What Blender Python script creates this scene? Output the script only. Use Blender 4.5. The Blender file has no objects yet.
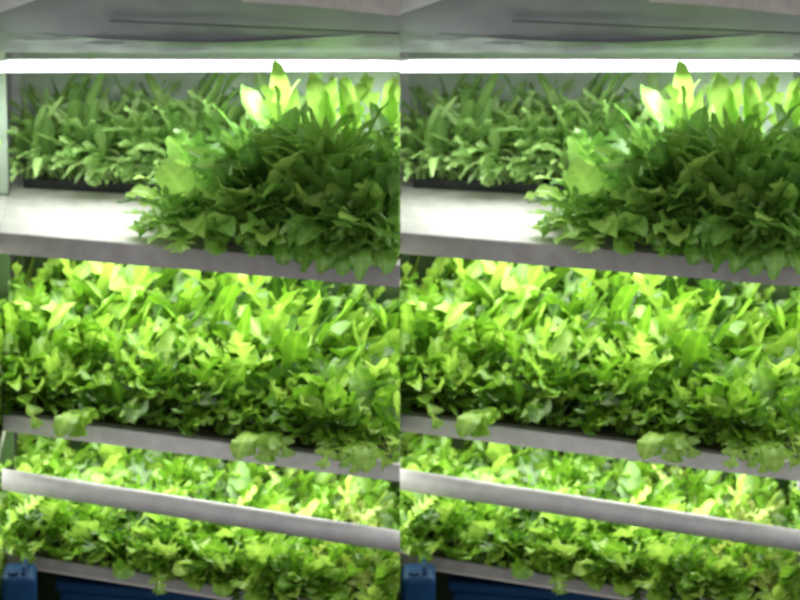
import bpy, math, random
import numpy as np
from mathutils import Vector
random.seed(5); rng=np.random.default_rng(41)
sc=bpy.context.scene
try:
    sc.view_settings.view_transform='Standard'
except Exception: pass
W=0.9
S=-0.3
def yf(x): return S*x
def yb(x): return 0.50-0.2*x

# ---------------- materials ----------------
def nodes(name):
    m=bpy.data.materials.new(name); m.use_nodes=True
    nt=m.node_tree; nt.nodes.clear()
    return m,nt,nt.nodes,nt.links
def plain(name,col,rough=.5,metal=0,nscale=30,var=.12,bump=.05,spec=.5):
    m,nt,N,L=nodes(name)
    o=N.new('ShaderNodeOutputMaterial'); b=N.new('ShaderNodeBsdfPrincipled')
    tc=N.new('ShaderNodeTexCoord'); no=N.new('ShaderNodeTexNoise'); no.inputs['Scale'].default_value=nscale; no.inputs['Detail'].default_value=4
    cr=N.new('ShaderNodeValToRGB')
    cr.color_ramp.elements[0].position=.3; cr.color_ramp.elements[1].position=.7
    cr.color_ramp.elements[0].color=[c*(1-var) for c in col]+[1]
    cr.color_ramp.elements[1].color=[min(1,c*(1+var)) for c in col]+[1]
    bp=N.new('ShaderNodeBump'); bp.inputs['Strength'].default_value=bump; bp.inputs['Distance'].default_value=.01
    L.new(tc.outputs['Object'],no.inputs['Vector']); L.new(no.outputs['Fac'],cr.inputs['Fac'])
    L.new(cr.outputs['Color'],b.inputs['Base Color']); L.new(no.outputs['Fac'],bp.inputs['Height']); L.new(bp.outputs['Normal'],b.inputs['Normal'])
    b.inputs['Roughness'].default_value=rough; b.inputs['Metallic'].default_value=metal
    b.inputs['Specular IOR Level'].default_value=spec
    L.new(b.outputs[0],o.inputs[0]); return m
def leafmat(name,dark,mid,light,trans=.4,gloss=.1):
    m,nt,N,L=nodes(name)
    o=N.new('ShaderNodeOutputMaterial')
    at=N.new('ShaderNodeAttribute'); at.attribute_name='tint'
    tc=N.new('ShaderNodeTexCoord'); no=N.new('ShaderNodeTexNoise'); no.inputs['Scale'].default_value=60; no.inputs['Detail'].default_value=3
    ma=N.new('ShaderNodeMath'); ma.operation='MULTIPLY_ADD'; ma.inputs[1].default_value=.3; ma.inputs[2].default_value=-.15
    ad=N.new('ShaderNodeMath'); ad.operation='ADD'
    cr=N.new('ShaderNodeValToRGB'); e=cr.color_ramp.elements
    e[0].position=0; e[0].color=(*dark,1); e[1].position=1; e[1].color=(*light,1)
    x=e.new(.5); x.color=(*mid,1)
    L.new(tc.outputs['Object'],no.inputs['Vector']); L.new(no.outputs['Fac'],ma.inputs[0])
    L.new(ma.outputs[0],ad.inputs[0]); L.new(at.outputs['Fac'],ad.inputs[1]); L.new(ad.outputs[0],cr.inputs['Fac'])
    d=N.new('ShaderNodeBsdfDiffuse'); t=N.new('ShaderNodeBsdfTranslucent'); g=N.new('ShaderNodeBsdfGlossy')
    g.inputs['Roughness'].default_value=.42; g.inputs['Color'].default_value=(.95,1,.9,1)
    m1=N.new('ShaderNodeMixShader'); m1.inputs[0].default_value=trans
    m2=N.new('ShaderNodeMixShader'); m2.inputs[0].default_value=gloss
    L.new(cr.outputs[0],d.inputs[0]); L.new(cr.outputs[0],t.inputs[0])
    L.new(d.outputs[0],m1.inputs[1]); L.new(t.outputs[0],m1.inputs[2])
    L.new(m1.outputs[0],m2.inputs[1]); L.new(g.outputs[0],m2.inputs[2]); L.new(m2.outputs[0],o.inputs[0])
    return m
def emis(name,col,s):
    m,nt,N,L=nodes(name); o=N.new('ShaderNodeOutputMaterial'); e=N.new('ShaderNodeEmission')
    e.inputs[0].default_value=(*col,1); e.inputs[1].default_value=s; L.new(e.outputs[0],o.inputs[0]); return m

M_shelf=plain('white_laminate',(.60,.57,.54),.55)
M_edge=plain('grey_edge_profile',(.36,.335,.335),.5)
M_pipe=plain('grey_pvc',(.60,.58,.575),.45)
M_rail=plain('grey_rail',(.43,.42,.42),.5)
M_post=plain('white_post',(.70,.70,.70),.4)
M_back=plain('white_backboard',(.50,.58,.50),.5,nscale=6)  # bright tone puts the top lamp's haze into the board colour
M_back2=plain('darkened_backboard',(.03,.07,.012),.7,nscale=6)  # darkened to hold down lamp overexposure, green like the back leaves
M_hood=plain('grey_reflective_sheet',(.25,.25,.28),.5,0,nscale=5,var=.16,bump=.4,spec=.15)
M_foil=plain('foil_strip',(.34,.38,.365),.35,.1,nscale=9,var=.3,bump=.8)
M_dark=plain('dark_gasket',(.11,.11,.12),.5)
M_beige=plain('beige_board',(.38,.35,.33),.6)
M_corner=plain('pale_board',(.50,.50,.50),.6)
M_black=plain('black_tray_plastic',(.02,.02,.025),.4)
M_soil=plain('growing_medium',(.05,.06,.015),.9,nscale=120,var=.5,bump=.6)
M_blue=plain('blue_plastic',(.005,.04,.11),.5,spec=.15)
M_cap=plain('dark_blue_cap',(.005,.03,.08),.5,spec=.1)
M_floor=plain('concrete_floor',(.10,.10,.10),.7,nscale=4,var=.2)
M_wall=plain('painted_wall',(.45,.47,.46),.8,nscale=3,var=.05)
M_tube=emis('led_tube_glow',(.93,.97,1),3.0)
M_tube2=emis('led_tube_glow_lower',(1,1,.9),4)
L_bright=leafmat('young_leaf_bright',(.025,.085,.006),(.155,.35,.018),(.43,.65,.10),.42,.05)
L_mid=leafmat('mustard_leaf_lifted',(.07,.18,.03),(.195,.41,.065),(.40,.64,.12),.48,.05)  # albedo lifted: haze and extra front light put into the colour
L_hazed=leafmat('mizuna_leaf_hazed',(.15,.29,.07),(.30,.50,.13),(.50,.70,.26),.4,.08)  # paled so the lamp's flare haze sits in the leaf colour
L_seed=leafmat('seedling_leaf',(.12,.20,.02),(.30,.42,.05),(.58,.62,.18),.35,.05)

# ---------------- mesh helpers ----------------
def mesh_obj(name,verts,faces,mat,smooth=False,bevel=0):
    me=bpy.data.meshes.new(name); me.from_pydata([tuple(v) for v in verts],[],faces); me.update()
    me.materials.append(mat)
    if smooth:
        for p in me.polygons:p.use_smooth=True
    o=bpy.data.objects.new(name,me); sc.collection.objects.link(o)
    if bevel:
        b=o.modifiers.new('bevel','BEVEL'); b.width=bevel; b.segments=3; b.limit_method='ANGLE'
    return o
def slab(name,x0,x1,f0,f1,b0,b1,z0,z1,th,mat,bevel=.003):
    v=[(x0,f0,z0),(x1,f1,z1),(x1,b1,z1),(x0,b0,z0)]
    v+= [(a,b,c-th) for a,b,c in v]
    f=[(0,1,2,3),(7,6,5,4),(0,4,5,1),(1,5,6,2),(2,6,7,3),(3,7,4,0)]
    return mesh_obj(name,v,f,mat,bevel=bevel)
def tube(name,p0,p1,r,mat,n=24,mitre=False):
    p0=Vector(p0);p1=Vector(p1);d=(p1-p0).normalized(); a=d.cross(Vector((0,0,1)))
    if a.length<.01:a=Vector((1,0,0))
    a.normalize(); b=d.cross(a)
    v=[];f=[]
    for p in (p0,p1):
        for i in range(n):
            t=2*math.pi*i/n; q=p+a*r*math.cos(t)+b*r*math.sin(t)
            if mitre: q=q+d*((p.x-q.x)/d.x)
            v.append(q)
    for i in range(n): j=(i+1)%n; f.append((i,j,n+j,n+i))
    f.append(tuple(range(n))[::-1]); f.append(tuple(range(n,2*n)))
    o=mesh_obj(name,v,f,mat)
    for p in o.data.polygons[:n]:p.use_smooth=True
    return o

class Fol:
    def __init__(s): s.v=[];s.f=[];s.c=[];s.n=0
    def leaf(s,base,az,L,Wd,kind='round',elev=70,droop=60,roll=0,tint=.5,pet=.35):
        nt={'round':17,'lobed':37,'long':16,'small':9}[kind]; nu=7 if kind!='small' else 5
        t=np.linspace(0,1,nt); u=np.linspace(-1,1,nu)
        th=np.radians(elev-droop*t**1.4)
        h=np.array([math.cos(az),math.sin(az),0]); sd=np.array([-math.sin(az),math.cos(az),0]); z=np.array([0,0,1.])
        ds=L/(nt-1)
        tang=np.cos(th)[:,None]*h+np.sin(th)[:,None]*z
        nor=-np.sin(th)[:,None]*h+np.cos(th)[:,None]*z
        p=np.array(base)+np.vstack([np.zeros(3),np.cumsum(tang[:-1]*ds,axis=0)])
        p=p+sd*(rng.normal(0,.12)*L*t**2)[:,None]
        r=math.radians(roll)*t
        side=np.cos(r)[:,None]*sd+np.sin(r)[:,None]*nor
        nn=-np.sin(r)[:,None]*sd+np.cos(r)[:,None]*nor
        q=np.clip((t-pet)/(1-pet),0,1)
        wl=np.full(nt,.0022+.03*Wd)
        if kind=='lobed':
            k=rng.integers(3,6)
            env=np.sin(np.pi*q**.66)**.65*(.7+.6*q)
            ph=rng.uniform(-.15,.15)
            sw=lambda x:(1-np.abs(2*(x%1)-1))
            a=.16+.98*np.clip(sw(k*q+ph)*1.15,0,1)
            b=.16+.98*np.clip(sw(k*q+ph+.15)*1.15,0,1)
            w1=Wd*env*a; w2=Wd*env*b
        elif kind=='long':
            w1=w2=Wd*np.sin(np.pi*q**.8)**.9
        else:
            env=np.sin(np.pi*q**.9)**.55
            jj=1+.10*np.sin(q*28+rng.uniform(0,6))
            w1=w2=Wd*env*jj
        w=np.where(u[None,:]<0,w1[:,None],w2[:,None]); w=np.maximum(w,wl[:,None]*(1-.6*t[:,None]))
        w[-1,:]=.0005
        ua=np.abs(u)
        amp=Wd*rng.uniform(.1,.38); ph=rng.uniform(0,6); fr=rng.uniform(9,22)
        off=w*(rng.uniform(.0,.5)*ua**2)[None,:]+amp*(ua**2)[None,:]*np.sin(fr*t[:,None]+ph+(u>0)[None,:]*1.5)*(q>0)[:,None]
        sweep=tang[:,None,:]*(w*ua[None,:]*(.5 if kind=='lobed' else .1))[...,None]
        V=p[:,None,:]+side[:,None,:]*(w*u[None,:])[...,None]+nn[:,None,:]*off[...,None]+sweep
        C=np.full((nt,nu),tint)+.22*(ua<.1)[None,:]+.08*np.sin(t*40)[:,None]*(ua>.3)[None,:]
        C=np.where((q<=0)[:,None],tint+.25,C)
        idx=np.arange(nt*nu).reshape(nt,nu)+s.n
        F=np.stack([idx[:-1,:-1],idx[:-1,1:],idx[1:,1:],idx[1:,:-1]],-1).reshape(-1,4)
        s.v.append(V.reshape(-1,3)); s.c.append(np.clip(C,0,1).ravel()); s.f.append(F); s.n+=nt*nu
    def plant(s,base,H,n,kinds,Wd,tint,spread=1,bias=None):
        for i in range(n):
            k=(i+.5)/n
            az=i*2.4+rng.uniform(-.4,.4)
            if bias is not None and rng.random()<bias[1]: az=bias[0]+rng.normal(0,.5)
            elev=88-(38*k+rng.uniform(0,12))*spread
            L=H*rng.uniform(.75,1.2)*(1.05-.1*k)
            s.leaf(base+rng.normal(0,.006,3)*[1,1,0],az,L,Wd*rng.uniform(.5,1.25),kinds[rng.integers(len(kinds))],
                   elev,rng.uniform(20,95)*(.6+.6*k),rng.uniform(-70,70),float(np.clip(tint+rng.normal(0,.25),0,1)),rng.uniform(.28,.5))
    def build(s,name,mat,x0=0.001,x1=W-.001,clip=True,zmax=None):
        V=np.vstack(s.v);F=np.vstack(s.f);C=np.concatenate(s.c)
        if clip:
            cx=V[F][:,:,0].mean(1); F=F[(cx>x0)&(cx<x1)]
            V[:,0]=np.clip(V[:,0],x0-.002,x1+.002)
            if zmax is not None: F=F[V[F][:,:,2].max(1)<zmax]
            used=np.unique(F); rm=-np.ones(len(V),int); rm[used]=np.arange(len(used)); V=V[used];C=C[used];F=rm[F]
        me=bpy.data.meshes.new(name)
        me.vertices.add(len(V)); me.vertices.foreach_set('co',V.astype('f').ravel())
        me.loops.add(F.size); me.loops.foreach_set('vertex_index',F.astype('i').ravel())
        me.polygons.add(len(F)); me.polygons.foreach_set('loop_start',np.arange(0,F.size,4,dtype='i'))
        me.polygons.foreach_set('use_smooth',np.ones(len(F),bool))
        a=me.attributes.new('tint','FLOAT','POINT'); a.data.foreach_set('value',C.astype('f'))
        me.update(calc_edges=True); me.validate(); me.materials.append(mat)
        o=bpy.data.objects.new(name,me); sc.collection.objects.link(o); return o

# ---------------- bay template ----------------
Z1=1.457; Z2=1.03; T2=.035; Z3=.70; T3=.06
groups=[]
rack=[]
def R(o): rack.append(o); return o
R(slab('shelf_upper',0,W,0.004,yf(W)+.004,yb(0),yb(W),Z1,Z1,.03,M_shelf))
R(slab('shelf_upper_edge',0,W,-.002,yf(W)-.002,.008,yf(W)+.008,Z1+.001,Z1+.001,.050,M_edge))
R(slab('shelf_middle',0,W,0.004,yf(W)+.004,yb(0),yb(W),Z2-.01,Z2-.01-T2*W,.028,M_shelf))
R(slab('shelf_middle_edge',0,W,-.002,yf(W)-.002,.010,yf(W)+.010,Z2,Z2-T2*W,.040,M_pipe))
R(slab('shelf_lower',0,W,0.004,yf(W)+.004,yb(0),yb(W),Z3-.015,Z3-.015-T3*W,.02,M_shelf))
R(slab('shelf_lower_edge',0,W,-.002,yf(W)-.002,.012,yf(W)+.012,Z3,Z3-T3*W,.026,M_edge))
R(slab('shelf_bottom',0,W,-.24,yf(W)-.0,yb(0),yb(W),.40,.40,.025,M_shelf))
R(tube('cross_rail',(0,-.045,.890),(W,yf(W)-.045,.890-.062*W),.0245,M_rail,mitre=True))
R(slab('back_board',0,W,yb(0)+.002,yb(W)+.002,yb(0)+.012,yb(W)+.012,2.1,2.1,2.1-Z1,M_back))
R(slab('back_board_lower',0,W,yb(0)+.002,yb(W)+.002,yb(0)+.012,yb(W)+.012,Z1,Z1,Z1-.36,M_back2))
R(slab('back_post',0.0,.022,yb(0)-.03,yb(.022)-.03,yb(0),yb(.022),2.1,2.1,2.1-Z1,M_post))
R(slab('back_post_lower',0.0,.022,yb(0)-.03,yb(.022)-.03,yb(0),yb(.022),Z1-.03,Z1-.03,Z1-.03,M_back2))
R(slab('top_deck',0,W,.0,-.1,yb(0),yb(W),2.13,2.13,.03,M_beige))
def sheet(name,prof,mat,nx=60,amp=.004,seed=0):
    r=np.random.default_rng(seed); ph=r.uniform(0,6,6)
    v=[];f=[];n=len(prof)
    for i in range(nx+1):
        x=W*i/nx
        for j,(y,z,sag) in enumerate(prof):
            w=amp*(math.sin(x*9+ph[0]+j*.7)+.5*math.sin(x*23+ph[1]-j*1.3)+.3*math.sin(x*47+ph[2]+j*2))
            v.append((x,y+w,z+sag*math.sin(math.pi*x/W)))
    for i in range(nx):
        for j in range(n-1):
            a=i*n+j; f.append((a,a+n,a+n+1,a+1))
    return mesh_obj(name,v,f,mat,smooth=True)
R(sheet('hood_sheet',[(.03+.14*(1-t),1.86+.26*t,-.012*(1-t)) for t in np.linspace(0,1,10)],M_hood,amp=.004,seed=1))
R(sheet('hood_foil_lip',[(.15+.03*(1-t),1.828+.056*t+.004*math.sin(t*3),-.024*t) for t in np.linspace(0,1,8)],M_foil,amp=.004,seed=2))
R(slab('hood_seam',.25,W,.128,.118,.136,.126,1.915,1.888,.003,M_dark,.001))
def gusset(name,pts,y,th,mat):
    n=len(pts); v=[(a,y,b) for a,b in pts]+[(a,y+th,b) for a,b in pts]
    f=[tuple(range(n)),tuple(range(n,2*n))[::-1]]+[(i,n+i,n+(i+1)%n,(i+1)%n) for i in range(n)]
    return mesh_obj(name,v,f,mat,bevel=.001)
R(gusset('hood_corner_panel',[(.55,2.05),(.55,1.995),(.70,1.985),(.9,1.962),(.9,2.05)],-.03,.004,M_beige))
R(gusset('hood_corner_panel_left',[(0,2.05),(0,1.955),(.03,1.965),(.12,1.998),(.12,2.05)],.02,.004,M_corner))
R(tube('led_tube_top',(0.0,.14,1.803),(W,.13,1.809),.0105,M_tube))
R(slab('led_tube_top_holder',0,W,.135,.127,.16,.15,1.820,1.826,.005,M_post))
for nm,zc,tl in (('led_tube_middle',1.39,0),('led_tube_lower',.975,T2)):
    for k,yo in enumerate((.12,.3)):
        R(tube(nm+'_%d'%k,(.01,yo,zc),(W-.01,yo-.22,zc-tl*W),.011,M_tube2))
groups.append(('grow_rack',rack))

# upper tier: back row in black tray, lamp haze put into its leaf colour
F=Fol()
for i in range(120):
    x=rng.uniform(.0,.66); y=yb(x)-rng.uniform(.02,.12)
    if x<.05 and rng.random()<.5: continue
    F.plant(np.array([x,y,Z1+.025]),rng.uniform(.12,.25)+(.03 if x>.35 else 0),9,['lobed','small','lobed'],.0155,.5,1.0)
for i in range(5):
    F.leaf((.19+rng.normal(0,.01),yb(.19)-.12,Z1+.03),-1.5+rng.normal(0,.5),.09,.013,'lobed',40,90,0,.9,.3)
o=F.build('foliage',L_hazed)
tr=slab('tray',.03,.40,yb(.03)-.115,yb(.40)-.115,yb(.03)-.035,yb(.40)-.035,Z1+.025,Z1+.025,.025,M_black)
groups.append(('mizuna_tray',[o,tr]))
# upper tier front cluster
F=Fol()
for i in range(50):
    x=rng.uniform(.44,.93); y=yf(x)+rng.uniform(.03,.26)
    top=.20+.11*min(1,max(0,(x-.42))/.2)
    F.plant(np.array([x,y,Z1+.01]),top*rng.uniform(.65,1.08),9,['round','lobed','lobed','round'],.032,.5,.85,(-1.5,.35))
for i in range(24):
    x=rng.uniform(.42,.92)
    F.plant(np.array([x,yf(x)+.03,Z1+.01]),rng.uniform(.10,.22),5,['round','round','lobed'],.034,.6,1.3,(-1.57,.7))
for i in range(9): # left spill
    F.plant(np.array([.43+rng.uniform(-.03,.05),yf(.42)+rng.uniform(.03,.2),Z1+.01]),rng.uniform(.10,.19),7,['round','lobed'],.024,.85,1.3,(3.1,.5))
for i in range(34): # long arching
    F.leaf((.74+rng.normal(0,.02),-.21,Z1+.14),rng.uniform(-3.1,-.1),.24,.011,'long',90-rng.uniform(0,30),rng.uniform(40,95),0,.65,.3)
for gx in (.63,.73,.80,.86):  # tall leaves by the tube; high tint paints in the lamp's yellow backlight
    for i in range(3):
        F.leaf((gx+rng.normal(0,.012),rng.uniform(.0,.05),Z1+.1),rng.uniform(-2.4,-.7),rng.uniform(.24,.30),.026,['round','lobed'][i%2],88,rng.uniform(5,30),rng.uniform(-40,40),.9,.3)
for hx in (.66,.745,.83):
    for i in range(3):
        F.leaf((hx+rng.normal(0,.012),yf(hx)+.005,Z1+.03),-1.57+rng.normal(0,.4),rng.uniform(.11,.16),.025,'round',35,135,rng.uniform(-20,20),.55,.3)
o=F.build('foliage',L_mid)
tr=slab('tray',.47,W,yf(.47)+.05,yf(W)+.05,yf(.47)+.25,yf(W)+.25,Z1+.012,Z1+.012,.011,M_black)
groups.append(('mustard_greens_tray',[o,tr]))
# middle tier
F=Fol(); nx=16; ny=8
for i in range(nx):
    for j in range(ny):
        x=-.03+.96*(i+rng.uniform(.0,1))/nx; fy=(j+rng.uniform(.0,1))/ny
        y=yf(x)+.035+(yb(x)-yf(x)-.06)*fy
        z=Z2-T2*x+.01
        H=.165+.19*fy
        kinds=['lobed','lobed','round'] if (x<.6) else ['round','lobed']
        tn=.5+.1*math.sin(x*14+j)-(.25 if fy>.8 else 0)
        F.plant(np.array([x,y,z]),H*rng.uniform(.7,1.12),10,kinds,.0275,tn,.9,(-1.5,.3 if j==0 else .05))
for i in range(18):
    x=.05*i+rng.uniform(0,.05)
    F.plant(np.array([x,yf(x)+.035,Z2-T2*x+.01]),rng.uniform(.08,.13),7,['round','lobed'],.024,.4,1.2,(-1.57,.7))
for hx in (.22,.60,.64,.79,.81,.01):
    for i in range(3):
        F.leaf((hx+rng.normal(0,.012),yf(hx)-.005,Z2-T2*hx+.03),-1.57+rng.normal(0,.5),rng.uniform(.11,.16),.027,['lobed','round'][i%2],35,125,rng.uniform(-20,20),.7,.35)
o=F.build('foliage',L_bright,zmax=Z1-.05)
tr=slab('soil_tray',0.001,W-.001,.06,yf(W)+.06,yb(0)-.01,yb(W)-.035,Z2-.005,Z2-.005-T2*W,.008,M_soil)
groups.append(('leafy_greens_bed',[o,tr]))
# lower tier
F=Fol(); F2=Fol(); nx=18; ny=9
for i in range(nx):
    for j in range(ny):
        x=-.03+.96*(i+rng.uniform(.0,1))/nx; fy=(j+rng.uniform(.0,1))/ny
        y=yf(x)+.03+(yb(x)-yf(x)-.05)*fy
        z=Z3-T3*x+.005
        seed=(x>.64 and (fy<.3) and rng.random()<.5) or (x>.55 and .3<fy<.8 and rng.random()<.45)
        if seed: F2.plant(np.array([x,y,z]),rng.uniform(.08,.14)*(1.1+.3*fy),9,['small','lobed','lobed'],.017,.5,1.2)
        else: F.plant(np.array([x,y,z]),(.12+.06*fy)*rng.uniform(.8,1.2),9,['lobed','lobed','lobed','round'],.027,.52,1.1,(-1.5,.3 if j==0 else .05))
for i in range(26):
    x=rng.uniform(.02,.88)
    F.plant(np.array([x,yf(x)+.015,Z3-T3*x+.003]),rng.uniform(.08,.14),6,['lobed','lobed','round'],.028,.6,1.4,(-1.57,.7))
for i in range(4):
    F.leaf((.86,-.25,Z3-.05),-1.2+.3*i,.17,.032,'round',80,60,20,.6,.3)
o=F.build('foliage',L_bright); o2=F2.build('seedlings',L_seed)
tr=slab('soil_tray_low',0.001,W-.001,.02,yf(W)+.02,yb(0)-.01,yb(W)-.035,Z3-.005,Z3-.005-T3*W,.01,M_soil)
groups.append(('lettuce_bed',[o,o2,tr]))
# blue canister with handle + cap
c=[slab('body',.004,.080,-.22,-.22,-.11,-.11,.715,.715,.315,M_blue,.014)]
c.append(tube('cap',(.03,-.195,.71),(.03,-.195,.722),.012,M_cap))
c.append(tube('handle',(.055,-.2,.724),(.055,-.13,.724),.005,M_cap)); c.append(tube('handle_leg_1',(.055,-.2,.705),(.055,-.2,.726),.005,M_cap)); c.append(tube('handle_leg_2',(.055,-.13,.705),(.055,-.13,.726),.005,M_cap))
groups.append(('plastic_canister',c))
b=[slab('tub',.12,.62,.02,-.11,.25,.12,.60,.60,.198,M_blue,.012), slab('lid',.11,.63,.01,-.12,.26,.13,.625,.625,.025,M_blue,.008)]
groups.append(('storage_bin',b))

# ---------------- place bays ----------------
def area(name,loc,sx,sy,e,rot,col):
    l=bpy.data.lights.new(name,'AREA'); l.shape='RECTANGLE'; l.size=sx; l.size_y=sy; l.energy=e; l.color=col
    o=bpy.data.objects.new(name,l); sc.collection.objects.link(o); o.location=loc; o.rotation_euler=rot; return o
for bi,ox in enumerate((-W,0,-2*W,W)):
    for gname,objs in groups:
        e=bpy.data.objects.new(gname,None); sc.collection.objects.link(e); e.empty_display_size=.1
        e.location=(ox,0,0)
        for ob in objs:
            if bi==0: c=ob
            else:
                c=ob.copy(); sc.collection.objects.link(c)
            c.parent=e
        if gname=='grow_rack':  # unseen area lights added to boost the LED tubes, no real panels
            for args in (('led_fill_top',(W/2,.09,1.822),.86,.08,5.5,(.05,0,-.02),(.95,1,.97)),
                         ('led_fill_middle',(W/2,.07,1.385),.84,.34,9.5,(0,0,-.25),(1,1,.93)),
                         ('led_fill_lower',(W/2,.07,.955),.84,.34,8.5,(0,.035,-.25),(1,1,.95))):
                l=area(*args); l.parent=e
# room
def quad(name,v,mat): return mesh_obj(name,v,[(0,1,2,3)],mat)
quad('floor',[(-5,-14,0),(5,-14,0),(5,1,0),(-5,1,0)],M_floor)
quad('wall_back',[(-5,.9,0),(5,.9,0),(5,.9,6),(-5,.9,6)],M_wall)
w=bpy.data.worlds.new('room_ambient'); sc.world=w; w.use_nodes=True
w.node_tree.nodes['Background'].inputs[0].default_value=(1,.985,.99,1); w.node_tree.nodes['Background'].inputs[1].default_value=.88
# camera
p=math.radians(16.5); D=12
cam=bpy.data.cameras.new('camera'); co=bpy.data.objects.new('camera',cam); sc.collection.objects.link(co)
co.location=(0,-D*math.cos(p),1.3+D*math.sin(p)); co.rotation_euler=(math.pi/2-p,0,0)
cam.sensor_width=36; cam.lens=36*444.4*D/800; cam.clip_end=60
cam.dof.use_dof=True; cam.dof.focus_distance=9.5; cam.dof.aperture_fstop=9
sc.camera=co
